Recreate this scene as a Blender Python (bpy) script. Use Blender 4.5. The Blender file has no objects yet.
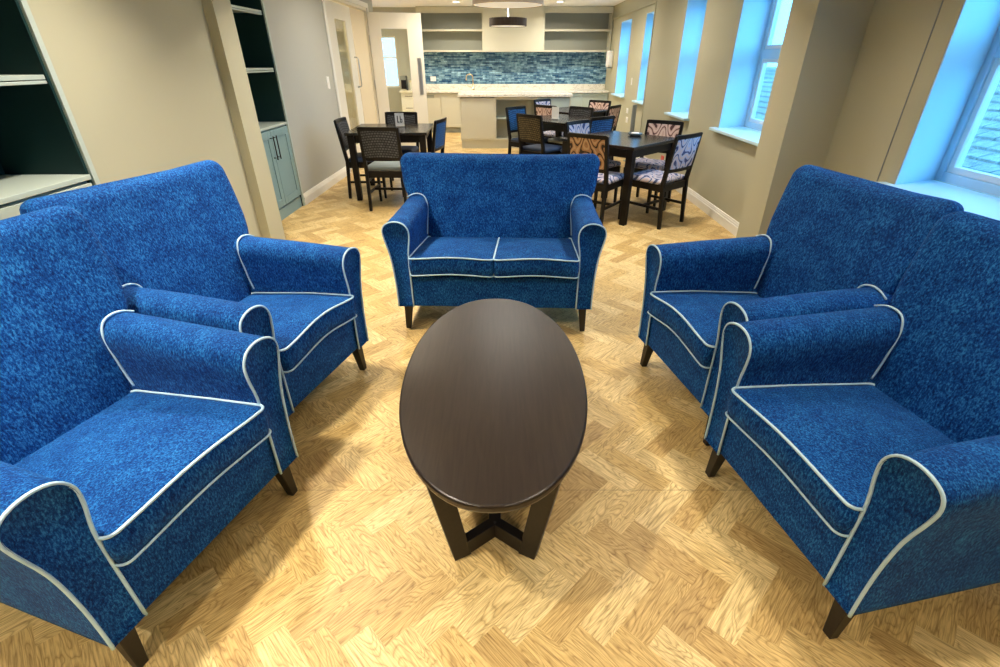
import bpy, bmesh, math, random
from math import sin, cos, pi, radians, sqrt
from mathutils import Vector, Matrix, noise
random.seed(7)
S = bpy.context.scene
C = S.collection

# ---------------------------------------------------------------- camera, sky, exposure
cd = bpy.data.cameras.new('camera'); cam = bpy.data.objects.new('camera', cd); C.objects.link(cam)
cd.sensor_fit = 'HORIZONTAL'; cd.sensor_width = 36; cd.lens = 36 * 0.484; cd.shift_x = -0.008
cd.clip_start = 0.05; cd.clip_end = 200
cam.location = (0, 0, 1.52); cam.rotation_euler = (radians(90 - 29.47), 0, 0)
S.camera = cam
S.view_settings.view_transform = 'Standard'; S.view_settings.look = 'None'
S.view_settings.gamma = 1; S.view_settings.use_curve_mapping = False
S.view_settings.exposure = 0.0
W = bpy.data.worlds.new('sky'); S.world = W; W.use_nodes = True
bg = W.node_tree.nodes['Background']; bg.inputs[0].default_value = (0.12, 0.50, 1.0, 1); bg.inputs[1].default_value = 9.0
CEIL = 2.55

def area(name, loc, size, power, col, rot=(0, 0, 0), size_y=None, portal=False, spread=180):
    l = bpy.data.lights.new(name, 'AREA'); l.energy = power; l.color = col
    l.shape = 'RECTANGLE' if size_y else 'DISK'; l.size = size
    if size_y: l.size_y = size_y
    l.spread = radians(spread)
    if portal: l.cycles.is_portal = True
    o = bpy.data.objects.new(name, l); C.objects.link(o); o.location = loc; o.rotation_euler = rot
    return o
WARM = (1.0, 0.88, 0.70)
LAMPS = [(-1.05, 11.8), (1.05, 11.8), (-1.05, 9.6), (1.3, 9.6), (-1.3, 6.9), (1.3, 6.9), (-1.15, 4.6), (1.15, 4.6),
         (-1.35, 2.6), (1.15, 2.75), (-1.35, 0.9), (1.15, 1.0), (-1.3, -0.9), (1.1, -0.9)]  # after the first pair: unseen downlights without fixtures, added to light the room
POW = [36, 36, 32, 28, 26, 22, 29, 21, 34, 12, 36, 12, 34, 18]
for (x, y), p in zip(LAMPS, POW):
    area('downlight_lamp', (x, y, CEIL - 0.03), 0.16, p, WARM, spread=115 if y < 5 else 160)
WINS = [(1.55, 2.91), (4.45, 5.64), (6.66, 7.39), (9.01, 9.71), (10.81, 11.77)]
for a, b in WINS:
    area('sky_portal', (2.70, (a + b) / 2, 1.55), b - a, 1, (1, 1, 1), (0, radians(90), 0), 1.35, True)
for o in C.objects:
    if o.name.startswith('sky_portal'):
        o.data.size, o.data.size_y = 1.35, o.data.size

# ---------------------------------------------------------------- materials
def mat(name, col, rough=0.6, spec=0.5, metal=0.0, sheen=0.0, emis=None, estr=0):
    m = bpy.data.materials.new(name); m.use_nodes = True
    b = m.node_tree.nodes['Principled BSDF']
    b.inputs['Base Color'].default_value = (*col, 1); b.inputs['Roughness'].default_value = rough
    b.inputs['Specular IOR Level'].default_value = spec; b.inputs['Metallic'].default_value = metal
    b.inputs['Sheen Weight'].default_value = sheen
    if emis: b.inputs['Emission Color'].default_value = (*emis, 1); b.inputs['Emission Strength'].default_value = estr
    return m
def nt(m): return m.node_tree, m.node_tree.nodes, m.node_tree.links, m.node_tree.nodes['Principled BSDF']
def node(N, t, **k):
    n = N.new(t)
    for a, v in k.items(): setattr(n, a, v)
    return n
def ramp(N, stops, interp='LINEAR'):
    r = N.new('ShaderNodeValToRGB'); e = r.color_ramp.elements; r.color_ramp.interpolation = interp
    while len(e) < len(stops): e.new(0.5)
    for i, (p, c) in enumerate(stops): e[i].position = p; e[i].color = (*c, 1)
    return r
def mapping(N, L, scale, out='Object', rot=(0, 0, 0)):
    tc = N.new('ShaderNodeTexCoord'); mp = N.new('ShaderNodeMapping')
    mp.inputs['Scale'].default_value = scale; mp.inputs['Rotation'].default_value = rot
    L.new(tc.outputs[out], mp.inputs[0]); return mp
def noisy(N, L, mp, scale, detail=3, rough=0.6, dist=0.0):
    n = N.new('ShaderNodeTexNoise'); n.inputs['Scale'].default_value = scale; n.inputs['Detail'].default_value = detail
    n.inputs['Roughness'].default_value = rough; n.inputs['Distortion'].default_value = dist
    L.new(mp.outputs[0], n.inputs['Vector']); return n
def bump(N, L, b, src, strength, dist=0.01):
    bp = N.new('ShaderNodeBump'); bp.inputs['Strength'].default_value = strength; bp.inputs['Distance'].default_value = dist
    L.new(src, bp.inputs['Height']); L.new(bp.outputs[0], b.inputs['Normal'])

def paint(name, col, rough=0.75):
    m = mat(name, col, rough, 0.3); T, N, L, b = nt(m)
    mp = mapping(N, L, (1, 1, 1)); n = noisy(N, L, mp, 60, 2); bump(N, L, b, n.outputs['Fac'], 0.06, 0.003)
    return m
M = {}
M['wall'] = paint('wall_paint', (0.44, 0.43, 0.315))
M['wall_grey'] = paint('wall_paint_grey', (0.45, 0.46, 0.42))
M['ceil'] = paint('ceiling_paint', (0.95, 0.95, 0.94))
M['trim'] = mat('white_trim', (0.84, 0.84, 0.80), 0.35)
M['reveal'] = mat('daylight_tinted_reveal_paint', (0.52, 0.73, 0.84), 0.5)  # blue of the daylight put into the white paint of reveals, sills and frames
M['dgreen'] = mat('dark_green_paint', (0.006, 0.030, 0.032), 0.5, 0.3)
M['duck'] = mat('duck_egg_cabinet_paint', (0.20, 0.32, 0.34), 0.45)
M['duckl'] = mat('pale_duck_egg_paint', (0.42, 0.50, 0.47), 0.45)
M['duckline'] = mat('shadow_gap', (0.02, 0.04, 0.045), 0.8)
M['blackmetal'] = mat('black_metal', (0.015, 0.015, 0.015), 0.35, 0.5, 0.6)
M['steel'] = mat('brushed_steel', (0.55, 0.56, 0.56), 0.3, 0.5, 1.0)
M['brass'] = mat('gold_tap', (0.75, 0.60, 0.35), 0.25, 0.5, 1.0)
M['plastic'] = mat('white_plastic', (0.85, 0.85, 0.83), 0.35)
M['greycab'] = mat('stone_cabinet_paint', (0.56, 0.55, 0.45), 0.5)
M['greycabd'] = mat('grey_shelf_paint', (0.30, 0.32, 0.28), 0.5)
M['cream'] = mat('cream_door_laminate', (0.72, 0.62, 0.44), 0.5)
M['doorwhite'] = mat('white_door_paint', (0.78, 0.76, 0.68), 0.4)
M['lamp'] = mat('lamp_diffuser', (1, 1, 1), 0.5, emis=(1.0, 0.95, 0.85), estr=6)
M['shade_dark'] = mat('brown_drum_shade', (0.035, 0.022, 0.014), 0.7)
M['shade_beige'] = mat('beige_drum_shade', (0.50, 0.42, 0.34), 0.7)
M['diff'] = mat('opal_diffuser', (0.9, 0.88, 0.8), 0.5, emis=(1.0, 0.93, 0.8), estr=0.35)
M['pipe'] = mat('white_piping_cord', (0.46, 0.68, 0.84), 0.6)
M['red'] = mat('red_plastic', (0.6, 0.03, 0.02), 0.4)
M['greypost'] = mat('grey_powder_coat', (0.22, 0.25, 0.26), 0.4)
M['card'] = mat('white_card', (0.82, 0.84, 0.84), 0.5)
M['ink'] = mat('dark_print', (0.03, 0.04, 0.06), 0.6)
M['dishm'] = mat('dark_glass_dish', (0.12, 0.16, 0.18), 0.2)
M['foliage'] = mat('hedge_leaf', (0.03, 0.12, 0.05), 0.8)
M['brickm'] = mat('outer_brick', (0.25, 0.13, 0.10), 0.9)

def glass_mat(name, tint, refl):
    m = bpy.data.materials.new(name); m.use_nodes = True; T = m.node_tree; N, L = T.nodes, T.links
    N.remove(N['Principled BSDF']); o = N['Material Output']
    tr = N.new('ShaderNodeBsdfTransparent'); tr.inputs[0].default_value = (*tint, 1)
    gl = N.new('ShaderNodeBsdfGlossy'); gl.inputs['Roughness'].default_value = 0.02
    mx = N.new('ShaderNodeMixShader'); fr = N.new('ShaderNodeFresnel'); fr.inputs[0].default_value = 1.45
    ma = N.new('ShaderNodeMath'); ma.operation = 'MULTIPLY'; ma.inputs[1].default_value = refl
    L.new(fr.outputs[0], ma.inputs[0]); L.new(ma.outputs[0], mx.inputs[0]); L.new(tr.outputs[0], mx.inputs[1]); L.new(gl.outputs[0], mx.inputs[2])
    L.new(mx.outputs[0], o.inputs[0]); return m
M['glass'] = glass_mat('window_glass', (0.97, 0.99, 0.99), 0.5)
M['doorglass'] = glass_mat('door_glass', (0.94, 0.95, 0.90), 0.6)

def velvet(name, dark, mid, light, ang=0.0):
    m = mat(name, mid, 0.8, 0.15, sheen=0.12); T, N, L, b = nt(m)
    b.inputs['Sheen Roughness'].default_value = 0.4; b.inputs['Sheen Tint'].default_value = (0.25, 0.5, 1, 1)
    mp = mapping(N, L, (1.0, 1.0, 0.40)); n1 = noisy(N, L, mp, 170, 4, 0.8, 0.25)
    mp2 = mapping(N, L, (1, 1, 1)); n2 = noisy(N, L, mp2, 11, 4, 0.7)
    ad = N.new('ShaderNodeMath'); ad.operation = 'MULTIPLY_ADD'; ad.inputs[1].default_value = 0.8
    L.new(n1.outputs['Fac'], ad.inputs[0])
    sc = N.new('ShaderNodeMath'); sc.operation = 'MULTIPLY'; sc.inputs[1].default_value = 0.2
    L.new(n2.outputs['Fac'], sc.inputs[0]); L.new(sc.outputs[0], ad.inputs[2])
    r = ramp(N, [(0.38, dark), (0.50, mid), (0.64, light)]); L.new(ad.outputs[0], r.inputs[0])
    L.new(r.outputs[0], b.inputs['Base Color'])
    n3 = noisy(N, L, mp2, 320, 2); mx = N.new('ShaderNodeMath'); mx.operation = 'ADD'
    L.new(n3.outputs['Fac'], mx.inputs[0]); L.new(n1.outputs['Fac'], mx.inputs[1]); bump(N, L, b, mx.outputs[0], 0.5, 0.004)
    return m
M['velvet'] = velvet('blue_chenille', (0.0003, 0.010, 0.085), (0.001, 0.050, 0.235), (0.030, 0.22, 0.58))
M['velvet_r'] = M['velvet']

def darkwood(name, a, c, rough=0.3):
    m = mat(name, a, rough, 0.5); T, N, L, b = nt(m)
    mp = mapping(N, L, (14, 0.9, 14)); n = noisy(N, L, mp, 6, 4, 0.6, 0.4)
    r = ramp(N, [(0.3, a), (0.7, c)]); L.new(n.outputs['Fac'], r.inputs[0]); L.new(r.outputs[0], b.inputs['Base Color'])
    bump(N, L, b, n.outputs['Fac'], 0.05, 0.002); return m
M['wenge'] = darkwood('dark_wenge_top', (0.012, 0.007, 0.005), (0.026, 0.017, 0.012), 0.30)
M['wengeleg'] = darkwood('dark_wenge_leg', (0.006, 0.004, 0.003), (0.014, 0.009, 0.006), 0.45)
M['ebony'] = mat('black_brown_stain', (0.0045, 0.003, 0.0035), 0.4, 0.25)
M['diningtop'] = mat('dark_table_top', (0.012, 0.009, 0.009), 0.2, 0.45)

def woven(name, a, c):
    m = mat(name, a, 0.7, 0.3); T, N, L, b = nt(m)
    mp = mapping(N, L, (1, 1, 1)); ch = N.new('ShaderNodeTexBrick'); ch.offset = 0.5
    ch.inputs['Scale'].default_value = 1.0; ch.inputs['Brick Width'].default_value = 0.030; ch.inputs['Row Height'].default_value = 0.022
    ch.inputs['Mortar Size'].default_value = 0.004; ch.inputs['Mortar Smooth'].default_value = 0.3
    ch.inputs['Color1'].default_value = (*c, 1); ch.inputs['Color2'].default_value = (*[x * 0.6 for x in c], 1); ch.inputs['Mortar'].default_value = (*a, 1)
    sx = N.new('ShaderNodeSeparateXYZ'); cb = N.new('ShaderNodeCombineXYZ'); L.new(mp.outputs[0], sx.inputs[0])
    L.new(sx.outputs['X'], cb.inputs['X'])
    ad = N.new('ShaderNodeMath'); ad.operation = 'ADD'; L.new(sx.outputs['Z'], ad.inputs[0]); L.new(sx.outputs['Y'], ad.inputs[1])
    L.new(ad.outputs[0], cb.inputs['Y']); L.new(cb.outputs[0], ch.inputs['Vector'])
    L.new(ch.outputs['Color'], b.inputs['Base Color']); bump(N, L, b, ch.outputs['Fac'], -0.4, 0.003); return m
M['wdark'] = woven('charcoal_woven_fabric', (0.006, 0.006, 0.008), (0.085, 0.09, 0.10))
M['wbrown'] = woven('brown_woven_fabric', (0.010, 0.010, 0.008), (0.15, 0.12, 0.06))
M['wblue'] = woven('blue_woven_fabric', (0.003, 0.03, 0.12), (0.03, 0.18, 0.50))
M['seatgrey'] = mat('silver_grey_leatherette', (0.32, 0.38, 0.40), 0.35)
M['seatblue'] = mat('navy_seat_fabric', (0.012, 0.03, 0.08), 0.6)
def damask(name, base, motif, dark):
    m = mat(name, base, 0.65, 0.3); T, N, L, b = nt(m)
    mp = mapping(N, L, (1, 1, 1)); sx = N.new('ShaderNodeSeparateXYZ'); L.new(mp.outputs[0], sx.inputs[0])
    ad = N.new('ShaderNodeMath'); ad.operation = 'ADD'; L.new(sx.outputs['Z'], ad.inputs[0]); L.new(sx.outputs['Y'], ad.inputs[1])
    def trig(src, k, op):
        a = N.new('ShaderNodeMath'); a.operation = 'MULTIPLY'; a.inputs[1].default_value = k; L.new(src, a.inputs[0])
        s = N.new('ShaderNodeMath'); s.operation = op; L.new(a.outputs[0], s.inputs[0]); return s.outputs[0]
    def mul(p, q, op='MULTIPLY'):
        a = N.new('ShaderNodeMath'); a.operation = op; L.new(p, a.inputs[0]); L.new(q, a.inputs[1]); return a.outputs[0]
    k = 2 * pi / 0.24
    f1 = mul(trig(sx.outputs['X'], k, 'COSINE'), trig(ad.outputs[0], k, 'COSINE'), 'ADD')
    f2 = mul(trig(sx.outputs['X'], 1.5 * k, 'COSINE'), trig(ad.outputs[0], 1 * k, 'SINE'))
    f3 = mul(f1, f2, 'ADD')
    n = noisy(N, L, mp, 14, 2)
    f4 = mul(f3, n.outputs['Fac'], 'ADD')
    fr = N.new('ShaderNodeMath'); fr.operation = 'PINGPONG'; fr.inputs[1].default_value = 0.8; L.new(f4, fr.inputs[0])
    r = ramp(N, [(0.0, dark), (0.16, dark), (0.24, base), (0.52, base), (0.60, motif), (1.0, motif)]); L.new(fr.outputs[0], r.inputs[0])
    L.new(r.outputs[0], b.inputs['Base Color']); return m
M['dambrown'] = damask('gold_brown_damask', (0.36, 0.20, 0.10), (0.50, 0.34, 0.20), (0.03, 0.02, 0.015))
M['damblue'] = damask('lilac_blue_damask', (0.46, 0.50, 0.68), (0.62, 0.52, 0.54), (0.05, 0.07, 0.20))
M['dampink'] = damask('pink_damask', (0.62, 0.42, 0.36), (0.72, 0.56, 0.50), (0.10, 0.04, 0.04))

def marble():
    m = mat('marble_worktop', (0.8, 0.78, 0.7), 0.25); T, N, L, b = nt(m)
    mp = mapping(N, L, (1, 1, 1)); n = noisy(N, L, mp, 3.5, 6, 0.7, 1.2)
    r = ramp(N, [(0.40, (0.82, 0.80, 0.72)), (0.485, (0.80, 0.78, 0.70)), (0.5, (0.42, 0.38, 0.30)), (0.515, (0.80, 0.78, 0.70)), (0.8, (0.86, 0.84, 0.78))])
    L.new(n.outputs['Fac'], r.inputs[0]); L.new(r.outputs[0], b.inputs['Base Color']); return m
M['marble'] = marble()
def tiles():
    m = mat('blue_splashback_tile', (0.1, 0.25, 0.3), 0.25); T, N, L, b = nt(m)
    tc = N.new('ShaderNodeTexCoord'); sx = N.new('ShaderNodeSeparateXYZ'); cb = N.new('ShaderNodeCombineXYZ')
    L.new(tc.outputs['Object'], sx.inputs[0]); L.new(sx.outputs['X'], cb.inputs['X']); L.new(sx.outputs['Z'], cb.inputs['Y'])
    br = N.new('ShaderNodeTexBrick'); br.inputs['Scale'].default_value = 1; br.inputs['Brick Width'].default_value = 0.15; br.inputs['Row Height'].default_value = 0.032
    br.inputs['Mortar Size'].default_value = 0.003; br.offset = 0.5; br.inputs['Bias'].default_value = 0.0
    br.inputs['Color1'].default_value = (0.006, 0.07, 0.19, 1); br.inputs['Color2'].default_value = (0.30, 0.52, 0.68, 1); br.inputs['Mortar'].default_value = (0.10, 0.18, 0.19, 1)
    L.new(cb.outputs[0], br.inputs['Vector'])
    n = noisy(N, L, cb, 9, 4, 0.7)
    r = ramp(N, [(0.36, (0.30, 0.42, 0.52)), (0.64, (1.5, 1.4, 1.3))]); L.new(n.outputs['Fac'], r.inputs[0])
    mx = N.new('ShaderNodeMix'); mx.data_type = 'RGBA'; mx.blend_type = 'MULTIPLY'; mx.inputs['Factor'].default_value = 1
    L.new(br.outputs['Color'], mx.inputs['A']); L.new(r.outputs[0], mx.inputs['B']); L.new(mx.outputs['Result'], b.inputs['Base Color'])
    bump(N, L, b, br.outputs['Fac'], -0.3, 0.003); return m
M['tile'] = tiles()
def roofm():
    m = mat('slate_roof', (0.3, 0.33, 0.35), 0.8); T, N, L, b = nt(m)
    mp = mapping(N, L, (1, 1, 1)); n = noisy(N, L, mp, 14, 5, 0.75)
    r = ramp(N, [(0.3, (0.16, 0.13, 0.11)), (0.5, (0.36, 0.29, 0.23)), (0.7, (0.62, 0.52, 0.42))]); L.new(n.outputs['Fac'], r.inputs[0])
    L.new(r.outputs[0], b.inputs['Base Color']); bump(N, L, b, n.outputs['Fac'], 0.5, 0.02); return m
M['slate'] = roofm()
M['slategap'] = mat('slate_joint', (0.02, 0.025, 0.03), 0.9)

def floorm():
    m = mat('oak_herringbone', (0.6, 0.4, 0.2), 0.42, 0.4); T, N, L, b = nt(m)
    uv = N.new('ShaderNodeUVMap'); uv.uv_map = 'plank'
    at = N.new('ShaderNodeAttribute'); at.attribute_name = 'tone'
    mp = N.new('ShaderNodeMapping'); mp.inputs['Scale'].default_value = (2.2, 11, 1); L.new(uv.outputs[0], mp.inputs[0])
    n = noisy(N, L, mp, 1.35, 2, 0.5, 0.55)
    mu = N.new('ShaderNodeMath'); mu.operation = 'MULTIPLY'; mu.inputs[1].default_value = 17; L.new(n.outputs['Fac'], mu.inputs[0])
    fr = N.new('ShaderNodeMath'); fr.operation = 'PINGPONG'; fr.inputs[1].default_value = 0.5; L.new(mu.outputs[0], fr.inputs[0])
    mp2 = N.new('ShaderNodeMapping'); mp2.inputs['Scale'].default_value = (9, 170, 1); L.new(uv.outputs[0], mp2.inputs[0])
    n2 = noisy(N, L, mp2, 1.0, 4, 0.7)
    r1 = ramp(N, [(0.0, (0.52, 0.46, 0.38)), (0.09, (0.80, 0.76, 0.70)), (0.30, (1, 1, 1)), (1, (1.05, 1.05, 1.05))]); L.new(fr.outputs[0], r1.inputs[0])
    r2 = ramp(N, [(0.32, (0.52, 0.46, 0.38)), (0.58, (1.07, 1.07, 1.07))]); L.new(n2.outputs['Fac'], r2.inputs[0])
    r3 = ramp(N, [(0.0, (0.54, 0.37, 0.15)), (0.4, (0.66, 0.47, 0.19)), (1, (0.82, 0.65, 0.33))]); L.new(at.outputs['Fac'], r3.inputs[0])
    def mulc(a, c, f=1.0):
        x = N.new('ShaderNodeMix'); x.data_type = 'RGBA'; x.blend_type = 'MULTIPLY'; x.inputs['Factor'].default_value = f
        L.new(a, x.inputs['A']); L.new(c, x.inputs['B']); return x.outputs['Result']
    L.new(mulc(mulc(r3.outputs[0], r1.outputs[0], 0.85), r2.outputs[0], 0.9), b.inputs['Base Color'])
    bump(N, L, b, r1.outputs[0], 0.08, 0.001)
    return m
M['floor'] = floorm()
M['joint'] = mat('dark_floor_joint', (0.16, 0.10, 0.05), 0.7)

# ---------------------------------------------------------------- mesh builder
class MB:
    def __init__(s): s.v = []; s.f = []; s.mi = []; s.cur = 0
    def add(s, vs, fs):
        o = len(s.v); s.v += [tuple(p) for p in vs]; s.f += [tuple(i + o for i in f) for f in fs]; s.mi += [s.cur] * len(fs)
    def box(s, x0, x1, y0, y1, z0, z1, X=None):
        vs = [(x, y, z) for x in (x0, x1) for y in (y0, y1) for z in (z0, z1)]
        if X: vs = [X(p) for p in vs]
        s.add(vs, [(0, 1, 3, 2), (4, 6, 7, 5), (0, 4, 5, 1), (2, 3, 7, 6), (0, 2, 6, 4), (1, 5, 7, 3)]); return s
    def bar(s, a, b, wx, wy, wx2=None, wy2=None, fwd=(0, 1, 0)):      # tapered square bar from a to b
        a, b = Vector(a), Vector(b); d = (b - a).normalized(); f = Vector(fwd); r = d.cross(f)
        if r.length < 1e-4: r = d.cross(Vector((1, 0, 0)))
        r.normalize(); f = r.cross(d).normalized(); wx2 = wx2 or wx; wy2 = wy2 or wy
        vs = []
        for p, w, h in ((a, wx, wy), (b, wx2, wy2)):
            for i, j in ((-1, -1), (1, -1), (1, 1), (-1, 1)): vs.append(p + r * (i * w / 2) + f * (j * h / 2))
        s.add(vs, [(0, 3, 2, 1), (4, 5, 6, 7), (0, 1, 5, 4), (1, 2, 6, 5), (2, 3, 7, 6), (3, 0, 4, 7)]); return s
    def loft(s, rings, close=True, cap=True):
        n = len(rings[0]); vs = [p for r in rings for p in r]; fs = []
        for k in range(len(rings) - 1):
            for i in range(n if close else n - 1):
                j = (i + 1) % n; fs.append((k * n + i, k * n + j, (k + 1) * n + j, (k + 1) * n + i))
        if cap: fs.append(tuple(reversed(range(n)))); fs.append(tuple(range((len(rings) - 1) * n, len(rings) * n)))
        s.add(vs, fs); return s
    def lathe(s, prof, c=(0, 0, 0), n=24):
        rings = [[(c[0] + r * cos(2 * pi * i / n), c[1] + r * sin(2 * pi * i / n), c[2] + z) for i in range(n)] for r, z in prof]
        return s.loft(rings)
    def tube(s, pts, r, n=6, closed=False):
        P = [Vector(p) for p in pts]; m = len(P); rings = []; up = None
        for i in range(m):
            t = (P[(i + 1) % m] - P[i - 1]) if closed else (P[min(i + 1, m - 1)] - P[max(i - 1, 0)])
            t.normalize()
            if up is None: up = Vector((0, 0, 1)) if abs(t.z) < 0.9 else Vector((1, 0, 0))
            a = t.cross(up); a.normalize(); up = a.cross(t).normalized()
            rings.append([P[i] + (a * cos(2 * pi * k / n) + up * sin(2 * pi * k / n)) * r for k in range(n)])
        if closed: rings.append(rings[0])
        return s.loft(rings, cap=not closed)
    def build(s, name, m, parent=None, smooth=False, bevel=0, seg=2, sub=0, mats=None):
        me = bpy.data.meshes.new(name); me.from_pydata(s.v, [], s.f); me.update()
        bm = bmesh.new(); bm.from_mesh(me); bmesh.ops.recalc_face_normals(bm, faces=bm.faces); bm.to_mesh(me); bm.free()
        o = bpy.data.objects.new(name, me); C.objects.link(o)
        for k in (mats or [m]): me.materials.append(k)
        if mats:
            for p, i in zip(me.polygons, s.mi): p.material_index = i
        if smooth:
            for p in me.polygons: p.use_smooth = True
        if bevel:
            b = o.modifiers.new('bevel', 'BEVEL'); b.width = bevel; b.segments = seg; b.limit_method = 'ANGLE'; b.angle_limit = radians(40)
            if smooth or seg > 1: 
                for p in me.polygons: p.use_smooth = True
                me.set_sharp_from_angle(angle=radians(40)) if not smooth else None
        if sub: q = o.modifiers.new('sub', 'SUBSURF'); q.levels = sub; q.render_levels = sub
        if parent: o.parent = parent
        return o
def tag(o, label, cat, group=None, kind=None):
    if label: o['label'] = label
    if cat: o['category'] = cat
    if group: o['group'] = group
    if kind: o['kind'] = kind
    return o
def thing(name, label, cat, loc=(0, 0, 0), rz=0, group=None):
    o = bpy.data.objects.new(name, None); C.objects.link(o); o.location = loc; o.rotation_euler = (0, 0, rz); o.empty_display_size = 0.1
    return tag(o, label, cat, group)
def struct(name, mb, m, label=None, cat=None, **k):
    o = mb.build(name, m, **k); o['kind'] = 'structure'
    if label: o['label'] = label; o['category'] = cat
    return o
def copy_tree(o, parent=None):
    c = o.copy(); C.objects.link(c); c.parent = parent
    for ch in list(o.children): copy_tree(ch, c)
    return c
def part(mb, name, m, parent, label=None, **k):
    o = mb.build(name, m, parent, **k)
    if label: o['label'] = label
    return o

# ---------------------------------------------------------------- floor
def make_floor():
    x0, x1, y0, y1 = -3.85, 2.9, -2.4, 13.2
    bm = bmesh.new(); uvl = bm.loops.layers.uv.new('plank'); tone = bm.faces.layers.float.new('tone')
    Wd, Lg = 0.092, 0.276; ox, oy = -0.30, 0.86; q = sqrt(0.5)
    def tr(a, b): a *= Wd; b *= Wd; return (ox + (a * q + b * q), oy + (-a * q + b * q))
    def plank(a0, b0, horiz):
        ln = (3, 1) if horiz else (1, 3)
        cs = [(a0, b0), (a0 + ln[0], b0), (a0 + ln[0], b0 + ln[1]), (a0, b0 + ln[1])]
        ps = [tr(*c) for c in cs]
        if max(p[0] for p in ps) < x0 or min(p[0] for p in ps) > x1 or max(p[1] for p in ps) < y0 or min(p[1] for p in ps) > y1: return
        f = bm.faces.new([bm.verts.new((p[0], p[1], 0)) for p in ps]); f[tone] = random.random()
        du, dv = random.uniform(0, 40), random.uniform(0, 40)
        for lp, c in zip(f.loops, cs):
            u, v = (c[0] - a0), (c[1] - b0)
            if not horiz: u, v = v, u
            lp[uvl].uv = (u * Wd + du, v * Wd + dv)
    for k in range(-170, 170):
        for n in range(-45, 46):
            plank(k, k + 6 * n - 1, True); plank(k, k + 6 * n, False)
    for co, no in (((x0, 0, 0), (-1, 0, 0)), ((x1, 0, 0), (1, 0, 0)), ((0, y0, 0), (0, -1, 0)), ((0, y1, 0), (0, 1, 0))):
        g = bm.verts[:] + bm.edges[:] + bm.faces[:]
        bmesh.ops.bisect_plane(bm, geom=g, plane_co=co, plane_no=no, clear_outer=True)
    for f in bm.faces:
        f.material_index = 0
        if f.normal.z < 0: f.normal_flip()
    # slab below, and the sheet seam across the floor
    def face(ps, mi):
        f = bm.faces.new([bm.verts.new(p) for p in ps]); f.material_index = mi
    face([(x0, y0, -0.05), (x0, y1, -0.05), (x1, y1, -0.05), (x1, y0, -0.05)], 1)
    for a, c in (((x0, y0), (x1, y0)), ((x1, y0), (x1, y1)), ((x1, y1), (x0, y1)), ((x0, y1), (x0, y0))):
        face([(a[0], a[1], -0.05), (c[0], c[1], -0.05), (c[0], c[1], 0), (a[0], a[1], 0)], 1)
    face([(x0, 1.3965, 0.0004), (x1, 1.3965, 0.0004), (x1, 1.3985, 0.0004), (x0, 1.3985, 0.0004)], 1)
    me = bpy.data.meshes.new('floor'); bm.to_mesh(me); bm.free()
    me.materials.append(M['floor']); me.materials.append(M['joint'])
    o = bpy.data.objects.new('floor', me); C.objects.link(o); o['kind'] = 'structure'
make_floor()

# ---------------------------------------------------------------- shell
struct('ceiling', MB().box(-3.85, 2.9, -2.4, 13.2, CEIL, CEIL + 0.1), M['ceil'])
XR, XR2, XO = 2.27, 2.33, 2.72
ZS, ZH = 0.885, 2.2
SP = 0.13 * 0.45 / 0.33     # the window reveals splay outwards
def prism(m, poly, z0, z1):
    n = len(poly); m.add([(x, y, z) for z in (z0, z1) for x, y in poly], [tuple(range(n))[::-1], tuple(range(n, 2 * n))] + [(i, (i + 1) % n, n + (i + 1) % n, n + i) for i in range(n)])
w = MB(); prev = -2.4
for a, b in WINS:
    xi = XR
    segs = [(prev, a)] if not (prev < 8.95 < a) else [(prev, 8.95), (8.95, a)]
    for p0, p1 in segs:
        prism(w, [(XR if p1 <= 8.95 else XR2, p0), (XR if p1 <= 8.95 else XR2, p1), (XO, p1 - SP if p1 == a else p1), (XO, p0 + SP if p0 == prev and p0 > 0 else p0)], 0, CEIL)
    xi = XR if b < 8.95 else XR2
    for z0, z1 in ((0, ZS - 0.03), (ZH, CEIL)): prism(w, [(xi, a), (xi, b), (XO, b + SP), (XO, a - SP)], z0, z1)
    prev = b
prism(w, [(XR2, prev), (XR2, 13.2), (XO, 13.2), (XO, prev + SP)], 0, CEIL)
w.box(1.926, XR, 3.62, 3.96, 0, CEIL)                                   # pier standing out from the window wall
struct('wall_right', w, M['wall'])
# thin vertical joints in the panelling
struct('trim_1', MB().box(XR - 0.004, XR, 3.048, 3.054, 0.12, CEIL), M['greypost'])
struct('trim_2', MB().box(XR - 0.012, XR, 8.91, 8.95, 0.12, CEIL), M['wall'])
struct('trim_3', MB().box(XR2 - 0.03, XR2, 9.0, 13.0, 2.30, 2.33), M['wall'])
def skirting(name, x, side, y0, y1):
    prof = [(0, 0), (0.018, 0), (0.018, 0.085), (0.013, 0.092), (0.013, 0.105), (0.008, 0.112), (0.008, 0.125), (0, 0.13)]
    m = MB(); m.loft([[(x + side * a, y, z) for a, z in prof] for y in (y0, y1)]); return struct(name, m, M['trim'])
skirting('baseboard_right', XR, -1, 3.96, 8.95); skirting('baseboard_window', XR2, -1, 8.95, 12.4)
skirting('baseboard_near_right', XR, -1, -2.3, 3.62)
m = MB()
wl = MB()
wl.box(-2.95, -2.175, 2.606, 4.15, 0, CEIL)          # wall between alcoves
wl.box(-2.95, -2.1, 4.15, 4.42, 0, CEIL)             # its deeper end pier
wl.box(-2.95, -2.70, -2.4, 2.606, 0, CEIL)           # behind near alcove
wl.box(-3.05, -2.90, 4.42, 5.83, 0, CEIL)
struct('wall_left', wl, M['wall'])
wl = MB(); D0, D1, DZ = 7.74, 10.02, 2.30
wl.box(-2.60, -2.446, 5.83, D0, 0, CEIL); wl.box(-2.60, -2.446, D0, D1, DZ, CEIL); wl.box(-2.60, -2.446, D1, 10.5, 0, CEIL)
struct('wall_dining', wl, M['wall_grey'])
skirting('baseboard_left', -2.446, 1, 5.83, D0 - 0.06)
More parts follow.
